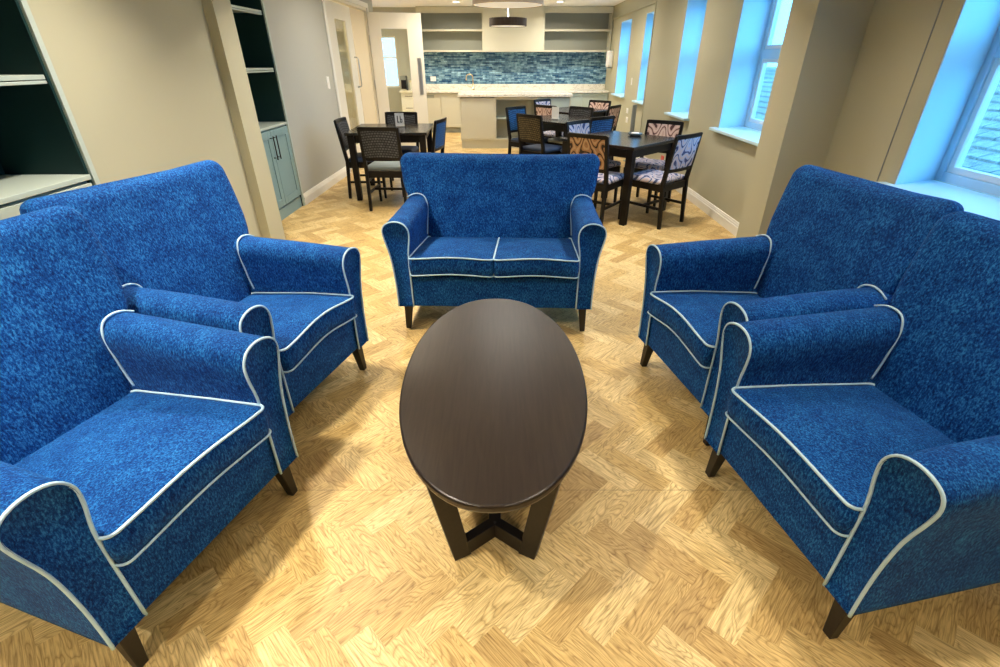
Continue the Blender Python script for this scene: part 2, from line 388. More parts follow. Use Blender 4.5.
# kitchen end and corridor shell
struct('wall_kitchen', MB().box(-3.85, -2.98, 13.05, 13.2, 0, CEIL).box(-2.60, 2.9, 13.05, 13.2, 0, CEIL).box(-2.98, -2.60, 13.05, 13.2, 0, 0.95).box(-2.98, -2.60, 13.05, 13.2, 2.0, CEIL), M['wall_grey'])
struct('wall_corridor', MB().box(-3.85, -3.75, -2.4, 13.2, 0, CEIL).box(-3.75, -2.6, 6.9, 7.0, 0, CEIL), M['cream'])
struct('wall_back', MB().box(-2.95, 2.9, -2.5, -2.4, 0, CEIL), M['wall'])
area('corridor_lamp', (-3.1, 8.8, CEIL - 0.05), 0.4, 60, (1.0, 0.86, 0.55))
area('corridor_lamp', (-3.0, 11.6, CEIL - 0.05), 0.4, 20, WARM)

# windows
for i, (a, b) in enumerate(WINS):
    xi = XR if b < 8.95 else XR2
    t = thing('window_%d' % (i + 1), None, None, (xi, a, 0)); t['kind'] = 'structure'
    wd = b - a; fx0, fx1 = 2.60 - xi, 2.67 - xi
    r = MB(); sp = SP / (XO - xi) * fx0
    prism(r, [(0.002, wd), (fx0, wd + sp), (fx0, wd + sp - .008), (0.002, wd - .008)], ZS, ZH)
    prism(r, [(0.002, 0), (0.002, .008), (fx0, .008 - sp), (fx0, -sp)], ZS, ZH)
    prism(r, [(0.002, .008), (0.002, wd - .008), (fx0, wd + sp - .008), (fx0, .008 - sp)], ZH - .008, ZH)
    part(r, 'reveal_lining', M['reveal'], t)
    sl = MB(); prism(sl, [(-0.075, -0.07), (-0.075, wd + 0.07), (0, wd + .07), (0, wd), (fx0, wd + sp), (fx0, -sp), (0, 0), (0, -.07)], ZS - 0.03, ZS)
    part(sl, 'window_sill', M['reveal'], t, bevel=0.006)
    f = MB(); s = 0.055; fe = wd + sp; fs = -sp; e0 = s + fs; e1 = fe - s
    f.box(fx0, fx1, fs, e0, ZS, ZH); f.box(fx0, fx1, e1, fe, ZS, ZH); f.box(fx0, fx1, e0, e1, ZS, ZS + s); f.box(fx0, fx1, e0, e1, ZH - s, ZH)
    zt = 1.53; f.box(fx0, fx1, e0, e1, zt, zt + 0.085)
    nm = 2 if wd > 1.25 else 1
    if nm == 2: f.box(fx0, fx1, wd * 0.5 - 0.03, wd * 0.5 + 0.03, ZS + s, ZH - s)
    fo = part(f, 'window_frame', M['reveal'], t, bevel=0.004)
    spans = [(e0, e1)] if nm == 1 else [(e0, wd * .5 - .03), (wd * .5 + .03, e1)]
    for y0, y1 in spans:
        for z0, z1 in ((ZS + s, zt), (zt + 0.085, ZH - s)):
            c = MB(); e = 0.035
            for q in ((y0, y0 + e, z0, z1), (y1 - e, y1, z0, z1), (y0 + e, y1 - e, z0, z0 + e), (y0 + e, y1 - e, z1 - e, z1)):
                c.box(fx0 + 0.012, fx1 - 0.012, *q)
            co = part(c, 'casement', M['trim'], t, bevel=0.003)
            part(MB().box(fx0 + 0.03, fx0 + 0.036, y0 + e, y1 - e, z0 + e, z1 - e), 'window_pane', M['glass'], co)
# small window seen through the open door, on the kitchen end
t = thing('window_6', None, None, (-2.98, 13.05, 0)); t['kind'] = 'structure'
f = MB().box(0, .04, .05, .1, .95, 2.0).box(.34, .38, .05, .1, .95, 2.0).box(.04, .34, .05, .1, .95, .99).box(.04, .34, .05, .1, 1.96, 2.0).box(.04, .34, .05, .1, 1.55, 1.59)
part(f, 'window_frame', M['trim'], t); part(MB().box(.04, .34, .07, .076, .99, 1.96), 'window_pane', M['glass'], t)

# ---------------------------------------------------------------- left door set
tr = MB()
tr.box(-2.446, -2.425, D0 - 0.07, D0, 0, DZ + 0.07).box(-2.446, -2.425, D1, D1 + 0.07, 0, DZ + 0.07).box(-2.446, -2.425, D0, D1, DZ, DZ + 0.07)
struct('trim_4', tr, M['trim'], bevel=0.006)
struct('trim_5', MB().box(-2.60, -2.446, D0, D0 + 0.04, 0, DZ).box(-2.60, -2.446, D1 - 0.04, D1, 0, DZ).box(-2.60, -2.446, D0 + 0.04, D1 - 0.04, DZ - 0.04, DZ), M['doorwhite'])
def glazed(name, wd, gx0, gx1, gz0, gz1, loc, rz, m):
    t = thing(name, None, None, loc, rz); t['kind'] = 'structure'
    h = 2.24; f = MB(); f.box(0, gx0, -0.022, 0.022, 0.01, h).box(gx1, wd, -0.022, 0.022, 0.01, h).box(gx0, gx1, -0.022, 0.022, 0.01, gz0).box(gx0, gx1, -0.022, 0.022, gz1, h)
    part(f, 'door_leaf', m, t, bevel=0.003)
    part(MB().box(gx0, gx1, -0.004, 0.004, gz0, gz1), 'door_pane', M['doorglass'], t)
    return t
d1 = glazed('door_1', 1.30, 0.44, 0.98, 0.30, 2.04, (-2.50, D0 + 0.04, 0), radians(90), M['doorwhite'])
hd = MB(); hd.tube([(1.20, -0.022, 1.56), (1.20, -0.07, 1.555), (1.20, -0.085, 1.53), (1.20, -0.085, 1.16), (1.20, -0.07, 1.135), (1.20, -0.022, 1.13)], 0.011, 8)
part(hd, 'door_handle', M['steel'], d1, smooth=True)
part(MB().box(0.0, 0.012, -0.028, -0.02, 1.95, 2.1).box(0.0, 0.012, -0.028, -0.02, 1.1, 1.25), 'door_hinge', M['steel'], d1)
d2 = thing('door_2', None, None, (-2.50, D0 + 1.36, 0), radians(90)); d2['kind'] = 'structure'
part(MB().box(0, 0.86, -0.022, 0.022, 0.01, 2.24), 'door_leaf', M['cream'], d2, bevel=0.003)
d3 = glazed('door_3', 0.92, 0.21, 0.66, 0.55, 2.0, (-2.44, 10.0, 0), radians(14), M['doorwhite'])
part(MB().box(0.80, 0.87, -0.026, -0.022, 0.95, 1.55), 'push_plate', M['steel'], d3)
part(MB().box(-0.012, 0.004, -0.03, -0.022, 1.75, 1.9).box(-0.012, 0.004, -0.03, -0.022, 1.05, 1.2), 'door_hinge', M['steel'], d3)
t = thing('door_closer', 'silver overhead door closer box above the glazed side door', 'door closer', (-2.425, 7.95, 2.30))
part(MB().box(0, 0.06, 0, 0.26, 0.02, 0.09), 'closer_body', M['steel'], t, bevel=0.006)
part(MB().bar((0.03, 0.2, 0.02), (0.03, 0.62, 0.0), 0.02, 0.012), 'closer_arm', M['steel'], t)

def plate(name, label, cat, loc, rz, wd, h, m=None, keys=1, group=None):
    t = thing(name, label, cat, loc, rz, group)
    part(MB().box(-wd / 2, wd / 2, -0.010, 0, -h / 2, h / 2), 'plate', m or M['plastic'], t, bevel=0.002)
    for k in range(keys):
        x = (k - (keys - 1) / 2) * wd / keys
        part(MB().box(x - 0.012, x + 0.012, -0.014, -0.009, -0.02, 0.02), 'rocker', m or M['plastic'], t, bevel=0.001)
    return t
plate('light_switch', 'white light switch plate on the grey wall left of the glazed side door', 'switch', (-2.446, 7.40, 1.25), radians(90), 0.09, 0.15)
plate('light_switch', 'small white switch on the window wall between the two farthest windows', 'switch', (XR2, 10.25, 1.17), radians(-90), 0.07, 0.12)
plate('wall_socket', 'white double socket low under the second farthest window, nearer the floor post', 'socket', (XR2, 10.35, 0.66), radians(-90), 0.15, 0.09, keys=2)
plate('wall_socket', 'white double socket below its twin under the farthest windows', 'socket', (XR2, 10.30, 0.50), radians(-90), 0.17, 0.10, keys=2)
plate('wall_outlet', 'small red outlet low on the window wall behind the pink damask chair', 'outlet', (XR, 7.45, 0.24), radians(-90), 0.12, 0.12, M['red'])
plate('wall_socket', 'white socket on the blue splashback at its left end', 'socket', (-1.78, 13.015, 1.13), 0, 0.13, 0.10, keys=2)

# ---------------------------------------------------------------- alcove shelving
def shelving(label, xf, xb, y0, y1, shelves, ztop, doors, handle, frame, loc_rz=None, shelfcol='duckl'):
    t = thing('alcove_shelving', label, 'shelving', (xf, (y0 + y1) / 2, 0), 0, None)
    hy = (y1 - y0) / 2; dx = xb - xf
    part(MB().box(dx, dx + 0.02, -hy, hy, 0, CEIL - 0.002), 'back_panel', M['dgreen'], t)
    part(MB().box(dx + 0.02, -0.004, hy - 0.018, hy, 0, CEIL - 0.002), 'side_panel', M['dgreen'], t)
    part(MB().box(dx + 0.02, -0.004, -hy, -hy + 0.018, 0, CEIL - 0.002), 'side_panel', M['dgreen'], t)
    part(MB().box(-0.004, 0.010, hy - 0.004, hy + 0.028, 0, CEIL - 0.002), 'edge_trim', M['duckl'], t)
    for z in shelves:
        s = MB().box(dx + 0.02, -0.012, -hy + 0.018, hy - 0.018, z - 0.020, z).box(-0.05, -0.012, -hy + 0.018, hy - 0.018, z - 0.038, z - 0.024)
        part(s, 'shelf', M[shelfcol], t, bevel=0.002)
    part(MB().box(dx + 0.02, 0.012, -hy + 0.018, hy - 0.018, ztop - 0.025, ztop), 'countertop', M[shelfcol], t, bevel=0.003)
    c = MB().box(dx + 0.02, -0.02, -hy + 0.018, hy - 0.018, 0, ztop - 0.035); part(c, 'carcass', M[frame], t)
    part(MB().box(-0.02, -0.012, -hy + 0.018, hy - 0.018, 0, 0.12), 'plinth', M[frame], t)
    n = doors; wdt = (2 * hy - 0.05) / n
    for k in range(n):
        a = -hy + 0.025 + k * wdt + 0.003; b = a + wdt - 0.006; z0, z1 = 0.14, ztop - 0.04
        d = MB().box(-0.016, 0.0, a, b, z0, z1); e = 0.075
        for q in ((a, a + e, z0, z1), (b - e, b, z0, z1), (a + e, b - e, z0, z0 + e), (a + e, b - e, z1 - e, z1)): d.box(0.0, 0.009, *q)
        do = part(d, 'cabinet_door', M[frame], t, bevel=0.002)
        if handle:
            hy2 = b - 0.035 if (k % 2 == 0 if n != 3 else k < 2) else a + 0.035
            part(MB().tube([(0.009, hy2, z1 - 0.07), (0.045, hy2, z1 - 0.07), (0.045, hy2, z1 - 0.26), (0.009, hy2, z1 - 0.26)], 0.006, 6).tube([(0.045, hy2, z1 - 0.05), (0.045, hy2, z1 - 0.28)], 0.006, 6), 'handle', M['blackmetal'], do)
    return t
shelving('dark green alcove shelving with pale cupboard at far left beside the near armchair', -2.175, -2.62, -1.2, 2.604, [1.46, 1.95], 1.005, 4, False, 'duckl')
shelving('dark green alcove shelving over blue-grey cupboard with black bar handles', -2.446, -2.87, 4.425, 5.80, [1.45, 1.95], 0.93, 3, True, 'duck')

# ---------------------------------------------------------------- kitchen
YW = 13.05
struct('trim_6', MB().box(-2.02, 2.33, YW - 0.012, YW, 1.02, 1.69), M['tile'], 'blue and grey mottled brick tile splashback', 'splashback')
t = thing('worktop', 'long marble worktop with upstand along the kitchen back wall', 'worktop', (0, 12.75, 0.86))
part(MB().box(-2.5, 2.32, -0.33, 0.295, 0.0, 0.04), 'worktop_slab', M['marble'], t, bevel=0.004)
part(MB().box(-2.02, 2.32, 0.265, 0.287, 0.04, 0.16), 'upstand', M['marble'], t)
def base_unit(x0, x1, kind, m, label, grp=None):
    t = thing('base_cabinet', label, 'cabinet', ((x0 + x1) / 2, 12.75, 0), 0, grp); h = (x1 - x0) / 2
    part(MB().box(-h + .002, h - .002, -0.27, 0.29, 0.12, 0.858), 'carcass', m, t)
    part(MB().box(-h + .002, h - .002, -0.22, 0.28, 0, 0.12), 'plinth', M['greycabd'], t)
    rows = [(0.13, 0.85)] if kind != 'drawers' else [(0.13, 0.36), (0.365, 0.60), (0.605, 0.85)]
    for z0, z1 in rows:
        d = MB().box(-h + .004, h - .004, -0.288, -0.271, z0, z1)
        e = 0.05
        if kind == 'door':
            for q in ((-h + .004, -h + e, z0, z1), (h - e, h - .004, z0, z1), (-h + e, h - e, z0, z0 + e), (-h + e, h - e, z1 - e, z1)): d.box(q[0], q[1], -0.296, -0.288, q[2], q[3])
        do = part(d, 'drawer' if kind == 'drawers' else 'cabinet_door', m, t, bevel=0.002)
        if kind == 'drawers':
            part(MB().tube([(-0.08, -0.288, z1 - .06), (-0.08, -0.31, z1 - .06), (0.08, -0.31, z1 - .06), (0.08, -0.288, z1 - .06)], 0.006), 'handle', M['blackmetal'], do)
        if kind == 'bin':
            part(MB().box(-0.12, 0.12, -0.291, -0.287, z1 - .1, z1 - .03), 'handle_recess', M['greycabd'], do)
    return t
base_unit(-2.48, -2.12, 'drawers', M['plastic'], 'white drawer unit seen through the glazed open door')
base_unit(-2.10, -1.56, 'bin', M['greycab'], 'stone coloured kitchen cabinet with recessed pull next to the open door')
base_unit(-1.56, -1.05, 'door', M['greycab'], 'stone coloured shaker cabinet left of the island end')
base_unit(-1.05, 0.0, 'door', M['greycab'], 'kitchen base cabinet mostly hidden behind the island left half')
base_unit(0.0, 1.1, 'door', M['greycab'], 'kitchen base cabinet hidden behind the island right half')
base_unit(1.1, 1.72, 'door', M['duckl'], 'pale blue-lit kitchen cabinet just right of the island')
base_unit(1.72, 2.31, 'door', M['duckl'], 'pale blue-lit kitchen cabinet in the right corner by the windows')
def wall_shelf(x0, x1, label):
    t = thing('wall_shelf_unit', label, 'shelf unit', (0, 12.85, 1.68), 0)
    f = MB().box(x0, x1, 0.18, 0.195, 0, CEIL - 1.68 - .002); part(f, 'back_panel', M['greycabd'], t)
    part(MB().box(x0, x0 + .03, -0.15, 0.18, 0, .86), 'side_panel', M['greycab'], t); part(MB().box(x1 - .03, x1, -0.15, 0.18, 0, .86), 'side_panel', M['greycab'], t)
    for z in (0.0, 0.40): part(MB().box(x0 + .03, x1 - .03, -0.15, 0.18, z, z + 0.035), 'shelf', M['greycab'], t)
    part(MB().box(x0 + .03, x1 - .03, -0.15, -0.12, 0.74, 0.86), 'fascia', M['greycab'], t)
wall_shelf(-2.02, -0.55, 'open grey wall shelves left of the extractor box')
wall_shelf(0.79, 2.31, 'open blue-grey wall shelves right of the extractor box')
tag(MB().box(-0.55, 0.79, 12.62, 13.04, 1.68, CEIL - .002).build('extractor_box', M['greycab'], bevel=0.004), 'plain pale extractor boxing between the two open wall shelves', 'boxing')
# tap
t = thing('kitchen_tap', 'gold swan-neck mixer tap over the kitchen worktop', 'tap', (-0.83, 12.93, 0.90))
part(MB().lathe([(0.03, 0), (0.03, 0.02), (0.018, 0.03), (0.016, 0.2)], n=12), 'tap_base', M['brass'], t, smooth=True)
part(MB().tube([(0, 0, 0.15)] + [(-0.08 + 0.08 * cos(a), 0, 0.26 + 0.07 * sin(a)) for a in [pi * k / 8 for k in range(9)]] + [(-0.16, 0, 0.2)], 0.014, 8), 'spout', M['brass'], t, smooth=True)
part(MB().tube([(-0.03, -0.03, 0.05), (-0.13, -0.05, 0.09)], 0.01, 6), 'tap_lever', M['brass'], t)
# coffee machine and canisters on the hidden end
t = thing('coffee_machine', 'dark coffee machine on the worktop seen through the door glass', 'coffee machine', (-2.43, 12.72, 0.90))
part(MB().box(-.06, .06, -.05, .15, 0, .30), 'machine_body', M['ebony'], t, bevel=.008)
part(MB().box(-.06, .06, -.15, -.05, .22, .30), 'brew_head', M['greypost'], t); part(MB().box(-.06, .06, -.15, -.05, 0, .03), 'drip_tray', M['steel'], t)
cn = thing('canister', 'left cream storage canister beside the coffee machine', 'canister', (-2.28, 12.75, 0.90), 0, 'storage canisters')
part(MB().lathe([(0.045, 0), (0.045, 0.17)], n=16), 'jar', M['doorwhite'], cn, smooth=False); part(MB().lathe([(0.047, 0.17), (0.047, 0.2), (0.01, 0.21)], n=16), 'lid', M['cream'], cn)
c2 = copy_tree(cn); c2.location.x = -2.17; c2['label'] = 'right cream storage canister beside the coffee machine'
# soap dispenser
t = thing('towel_dispenser', 'white wall dispenser at the far end of the window wall', 'dispenser', (XR2, 12.40, 1.38))
part(MB().box(-0.13, 0, -0.12, 0.12, 0.0, 0.32), 'dispenser_body', M['plastic'], t, bevel=0.03, seg=3); part(MB().box(-0.11, -0.02, -0.09, 0.09, -0.02, 0.0), 'dispenser_slot', M['greypost'], t)
# island
IY = 10.10
t = thing('kitchen_island', 'stone coloured kitchen island with marble top and open shelf bay', 'kitchen island', (0.135, IY, 0))
h = 1.05
part(MB().box(-h + .01, h - .01, 0.03, 0.72, 0, 0.15), 'plinth', M['greycab'], t)
part(MB().box(-h, h, 0.0, 0.75, 0.15, 0.18).box(-h, -h + .03, 0, .75, .18, .91).box(h - .03, h, 0, .75, .18, .91).box(-h + .03, h - .03, .40, .75, .18, .91)
     .box(-.40, -.36, 0, .40, .18, .91).box(.38, .42, 0, .40, .18, .91).box(-.36, .38, 0, .40, .87, .91), 'carcass', M['greycab'], t)
part(MB().box(-h + .03, -.40, -.012, .40, .18, .90), 'end_panel', M['greycab'], t, bevel=.003)
part(MB().box(-.36, .38, .02, .40, .53, .56), 'shelf', M['duckl'], t)
for z0, z1 in ((.185, .42), (.425, .66), (.665, .90)): part(MB().box(.425, h - .032, -.012, .39, z0, z1), 'drawer', M['duckl'], t, bevel=.003)
part(MB().box(-h - .03, h + .03, -.04, .80, .915, .965), 'island_top', M['marble'], t, bevel=.005)
# ceiling lights
def downlight(x, y, label):
    t = thing('ceiling_downlight', label, 'downlight', (x, y, CEIL), 0, 'ceiling downlights')
    part(MB().lathe([(0.085, 0), (0.09, -0.006), (0.085, -0.01), (0.065, -0.010), (0.062, -0.002)], n=24), 'bezel', M['trim'], t)
    part(MB().lathe([(0.001, -0.011), (0.063, -0.011), (0.063, -0.013), (0.001, -0.013)], n=24), 'lamp_disc', M['lamp'], t)
for k, (x, y) in enumerate(LAMPS[:2]):
    downlight(x, y, ['round recessed downlight in the ceiling left of the drum pendants', 'round recessed downlight in the ceiling right of the drum pendants'][k])
def pendant(x, y, zb, r, h, m, label):
    t = thing('drum_pendant', label, 'pendant light', (x, y, zb), 0, 'drum pendant lights')
    n = 40
    ro = [[(q * cos(2 * pi * i / n), q * sin(2 * pi * i / n), z) for i in range(n)] for q, z in ((r, 0), (r, h), (r - .006, h), (r - .006, 0), (r, 0))]
    part(MB().loft(ro, cap=False), 'lamp_shade', m, t, smooth=False)
    part(MB().lathe([(.001, .006), (r - .008, .006), (r - .008, .012), (.001, .012)], n=n), 'diffuser', M['diff'], t)
    part(MB().tube([(0, 0, .012), (0, 0, CEIL - zb - .02)], 0.008).lathe([(.06, CEIL - zb - .022), (.06, CEIL - zb - .001)], n=16), 'stem', M['trim'], t)
for q in ((0, 9.2), (0, 5.9)): area('pendant_uplight', (q[0], q[1], 2.09), 0.4, 26, (1, .95, .88), (pi, 0, 0))
pendant(0.0, 9.2, 1.99, 0.30, 0.11, M['shade_dark'], 'dark brown drum pendant hanging before the kitchen extractor boxing')
pendant(0.0, 5.9, 2.00, 0.36, 0.13, M['shade_beige'], 'nearer beige drum pendant cut off by the top of the photo')

# ---------------------------------------------------------------- outside
t = thing('neighbouring_roof', 'grey slate tiled roof outside the windows', 'roof', (3.0, 0, 0))
def roofmesh():
    sl, gp = MB(), MB(); x0, z0, x1, z1 = 0.6, 0.12, 3.2, 1.30; n = 16
    gp.add([(x0, -3, z0 - .02), (x1, -3, z1 - .02), (x1, 15, z1 - .02), (x0, 15, z0 - .02)], [(0, 1, 2, 3)])
    for k in range(n):
        a = k / n; b = (k + 1) / n; off = 0.125 * (k % 2)
        for j in range(72):
            y0 = -3 + j * .25 + off + random.uniform(-.003, .003); dz = random.uniform(0, .006)
            xa, za, xb, zb = x0 + (x1 - x0) * a, z0 + (z1 - z0) * a, x0 + (x1 - x0) * b, z0 + (z1 - z0) * b
            sl.add([(xa, y0 + .007, za + .026 + dz), (xa, y0 + .243, za + .026), (xb, y0 + .243, zb), (xb, y0 + .007, zb), (xa, y0 + .007, za - .01), (xa, y0 + .243, za - .01)],
                   [(0, 1, 2, 3), (0, 4, 5, 1)])
    return sl, gp
sl, gp = roofmesh(); part(sl, 'slate_tiles', M['slate'], t); part(gp, 'roof_underlay', M['slategap'], t)
part(MB().tube([(3.2, -3, 1.31), (3.2, 15, 1.31)], .07, 10), 'ridge', M['slate'], t); part(MB().box(3.1, 3.3, -3, 15, -3, 1.25), 'gable_wall', M['brickm'], t)
rnd = random.Random(3)
for k, (x, y, r, z) in enumerate([(9, 1.2, .8, 1.0), (9.5, 4.6, .95, 1.1), (10.5, 8.6, 1.1, 1.2), (9.0, 12.2, .9, 1.0)]):
    bm = bmesh.new(); bmesh.ops.create_icosphere(bm, subdivisions=4, radius=1)
    for v in bm.verts:
        d = 1 + .28 * noise.noise(v.co * 2.2 + Vector((k * 7, 0, 0))) + .18 * noise.noise(v.co * 7 + Vector((k, 3, 0)))
        v.co = Vector((v.co.x * r * d, v.co.y * r * 1.5 * d, v.co.z * r * .9 * d))
    me = bpy.data.meshes.new('garden_bush'); bm.to_mesh(me); bm.free(); me.materials.append(M['foliage'])
    o = bpy.data.objects.new('garden_bush', me); C.objects.link(o); o.location = (x, y, z)
    tag(o, ['green bush beyond the slate roof outside the nearest window', 'green bush beyond the roof outside the second window', 'green tree crown beyond the roof outside the middle windows', 'green tree crown beyond the roof outside the farthest windows'][k], 'bush', 'bushes beyond the roof')

# ---------------------------------------------------------------- upholstered seats
PR = .0048
def rrect(x0, x1, y0, y1, r, n=5):
    pts = []
    for cx, cy, a0 in ((x1 - r, y1 - r, 0), (x0 + r, y1 - r, 90), (x0 + r, y0 + r, 180), (x1 - r, y0 + r, 270)):
        for i in range(n + 1):
            a = radians(a0 + 90 * i / n); pts.append((cx + r * cos(a), cy + r * sin(a)))
    return pts
def densify(p, step=0.04):
    out = []
    for i in range(len(p)):
        a, b = p[i], p[(i + 1) % len(p)]; d = math.dist(a, b); k = max(1, int(d / step))
        for j in range(k): out.append((a[0] + (b[0] - a[0]) * j / k, a[1] + (b[1] - a[1]) * j / k))
    return out
def catmull(P, n=6):
    out = []
    for i in range(len(P) - 1):
        p0, p1, p2, p3 = P[max(i - 1, 0)], P[i], P[i + 1], P[min(i + 2, len(P) - 1)]
        for k in range(n):
            t = k / n
            out.append(tuple(0.5 * (2 * b + (c - a) * t + (2 * a - 5 * b + 4 * c - d) * t * t + (3 * b - a - 3 * c + d) * t ** 3) for a, b, c, d in zip(p0, p1, p2, p3)))
    out.append(tuple(P[-1])); return out
# arm section, x measured outward from the inner face of the arm
ARM = [(0.002, .17), (0.004, .40), (0.002, .52), (-0.010, .60), (-0.010, .655), (0.012, .692), (0.050, .708), (0.095, .705), (0.130, .685), (0.142, .65), (0.135, .60), (0.112, .50), (0.100, .38), (0.096, .26), (0.096, .17)]
def back_y(z):       # front face of the backrest
    pts = [(.15, .565), (.40, .575), (.50, .595), (.60, .618), (.70, .645), (.85, .69), (1.05, .748)]
    for (a, b), (c, d) in zip(pts, pts[1:]):
        if z <= c: return b + (d - b) * max(0, (z - a)) / (c - a)
    return pts[-1][1]
def lerp(pts, z):
    if z <= pts[0][0]: return pts[0][1]
    for (a, b), (c, d) in zip(pts, pts[1:]):
        if z <= c: return b + (d - b) * (z - a) / (c - a)
    return pts[-1][1]
def cushion(x0, x1, y0, y1, z0, z1, crown, wave, root, vel):
    base = densify(rrect(x0, x1, y0, y1, 0.028), 0.035)
    def zz(x, y, top):      # crowned front edge droops at the corners
        u = (x - (x0 + x1) / 2) / ((x1 - x0) / 2); f = max(0, 1 - (y - y0) / 0.25)
        return wave * (cos(u * pi * 0.95) * .5) * f - 0.075 * max(0, (y - y0)) / (y1 - y0) * (1 if top else .5)
    def ring(grow, z, top): 
        cx, cy = (x0 + x1) / 2, (y0 + y1) / 2
        return [(cx + (x - cx) * (1 + grow / (x1 - x0) * 2), cy + (y - cy) * (1 + grow / (y1 - y0) * 2), z + zz(x, y, top)) for x, y in base]
    R = [ring(-.012, z0 - .0, 0), ring(0, z0 + .004, 0), ring(.006, z0 + (z1 - z0) * .35, 0), ring(.006, z0 + (z1 - z0) * .65, 1), ring(0, z1, 1)]
    cx, cy = (x0 + x1) / 2, (y0 + y1) / 2
    for s in (.93, .8, .6, .4, .2, .05):
        R.append([(cx + (x - cx) * s, cy + (y - cy) * s, z1 + zz(x, y, 1) * s + crown * (1 - s ** 2.5) + (1 - s) * -0.015) for x, y in base])
    co = part(MB().loft(R), 'seat_cushion', vel, root, smooth=True)
    part(MB().tube(ring(.004, z1 + .001, 1), PR, 6, True), 'piping', M['pipe'], co, 'pale piping along the cushion top edge', smooth=True)
    part(MB().tube(ring(.004, z0 + .002, 0), PR * .8, 6, True), 'piping', M['pipe'], co, 'pale piping along the cushion lower edge', smooth=True)
def make_seat(name, label, cat, hw, ncush, loc, rz, grp, bz=1.075, flare=1.0, wave=.03, leg=0.165, vel=None):
    """hw: half the width between the arms; front of arms at y=0, depth runs +y"""
    vel = vel or M['velvet']
    t = thing(name, label, cat, loc, rz, grp)
    part(MB().box(-hw - .02, hw + .02, 0.012, 0.72, leg, .375), 'seat_base', vel, t, bevel=.012, seg=3)
    w = 2 * hw / ncush; LF = .03 if ncush == 1 else 0.0
    for k in range(ncush):
        a = -hw + k * w; cushion(a + .003, a + w - .003, -0.028, 0.60, .395, .502, .016, wave, t, vel)
    for s in (-1, 1):
        prof = [(p[0], p[1]) for p in catmull(ARM, 3)]
        def ring(y, shr=0, lift=0, out=0):
            r = []
            for a, z in prof:
                cxx, cz = .05, .45
                r.append((s * (hw + cxx + (a - cxx) * (1 - shr * 2) + out * (z - .17)), y, cz + (z - cz) * (1 - shr) + lift * max(0, z - .4)))
            return r
        R = [ring(.006, .05), ring(-.004, .015), ring(.0, 0)]
        for q in range(1, 9): R.append(ring(.76 * q / 8, 0, LF * sin(q / 8 * pi * .8), -.01 * sin(q / 8 * pi)))
        ao = part(MB().loft(R), 'armrest', vel, t, smooth=True)
        pl = [(s * (hw + a), 0.0, z) for a, z in prof]
        part(MB().tube(pl, PR, 6), 'piping', M['pipe'], ao, 'pale piping framing the arm front', smooth=True)
        def jy(z): return back_y(z) - .033 * min(1, max(0, (z - .50) / .2)) - .006
        P = [(.125, jy(.72) - .002, .703), (.085, jy(.72), .722), (.045, jy(.72), .726), (.010, jy(.71), .712), (-.009, jy(.68), .675), (-.012, jy(.63), .625), (-.009, jy(.57), .57), (-.004, jy(.51), .51), (-.001, jy(.45), .455)]
        part(MB().tube([(s * (hw + a), y, z) for a, y, z in catmull(P, 5)], PR * .9, 6), 'piping', M['pipe'], ao, 'pale piping where arm meets backrest', smooth=True)
    # backrest: stacked rounded sections
    R = []; zt = bz; rc = .055; N2 = 48
    zs = [leg + .02, .30, .42, .50, .56, .62, .68, .74, .80, .88, .95] + [zt - rc * (1 - sin(a)) for a in [pi / 2 * k / 7 for k in range(8)]]
    zs = sorted(set(zs))
    for z in zs:
        hwz = hw + lerp([(.45, .0), (.55, .03), (.62, .065), (.70, .102), (.78, .122), (.92, .134), (1.1, .134)], z) * flare
        k = max(0, (z - (zt - rc)) / rc); hwz -= rc * 1.0 * (1 - sqrt(max(0, 1 - k * k)))
        th = .125 - .02 * (z - .17); kk = max(0, (z - (zt - .045)) / .045); th2 = th * (0.18 + .82 * sqrt(max(0, 1 - kk * kk)))
        yf = back_y(z); yc = yf + th / 2
        ring = []
        for i in range(N2):
            a = 2 * pi * i / N2; ca, sa = cos(a), sin(a); e = 2 / 7
            x = hwz * math.copysign(abs(ca) ** e, ca); y = th2 / 2 * math.copysign(abs(sa) ** (2 / 4.5), sa)
            u = x / max(hwz, .01); wing = -.030 * (abs(u) ** 3) * min(1, max(0, (z - .50) / .2))
            dip = .018 * (u * u) * (1 if z > zt - .2 else 0) * (z - (zt - .2)) / .2 - .010 * max(0, (z - (zt - .2)) / .2)
            ring.append((x, yc + y + wing, z + dip))
        R.append(ring)
    part(MB().loft(R), 'backrest', vel, t, smooth=True)
    for sx in (-1, 1):
        for (yy, ye) in ((.055, .035), (.70, .76)):
            x = sx * (hw + .045)
            part(MB().bar((x, yy, leg + .03), (x + sx * .012, ye, 0), .052, .052, .030, .030), 'leg', M['wengeleg'], t, bevel=.003)
    return t
RAD = math.radians
AG = 'blue piped armchairs'
make_seat('armchair', 'blue velvet armchair at the left, farther of the pair, before the beige wall', 'armchair', .275, 1, (-.871, 1.953, 0), RAD(74.7), AG, wave=.03, flare=1.34)
make_seat('armchair', 'blue velvet armchair nearest the camera at bottom left', 'armchair', .275, 1, (-.931, 1.056, 0), RAD(73.1), AG, wave=.015, flare=1.34)
make_seat('armchair', 'dark-lit blue velvet armchair at the right, farther of the pair, beside the pier', 'armchair', .275, 1, (.805, 1.988, 0), RAD(-78.5), AG, wave=.03, flare=1.0, bz=1.062)
make_seat('armchair', 'blue velvet armchair nearest the camera at bottom right by the window', 'armchair', .275, 1, (.879, 1.15, 0), RAD(-78.8), AG, wave=.015, flare=1.0, bz=1.060)
make_seat('loveseat', 'blue velvet two-seater sofa with white piping facing the oval table', 'sofa', .505, 2, (-.085, 2.715, 0), RAD(-2.2), None, bz=.962, flare=1.3, wave=.012)

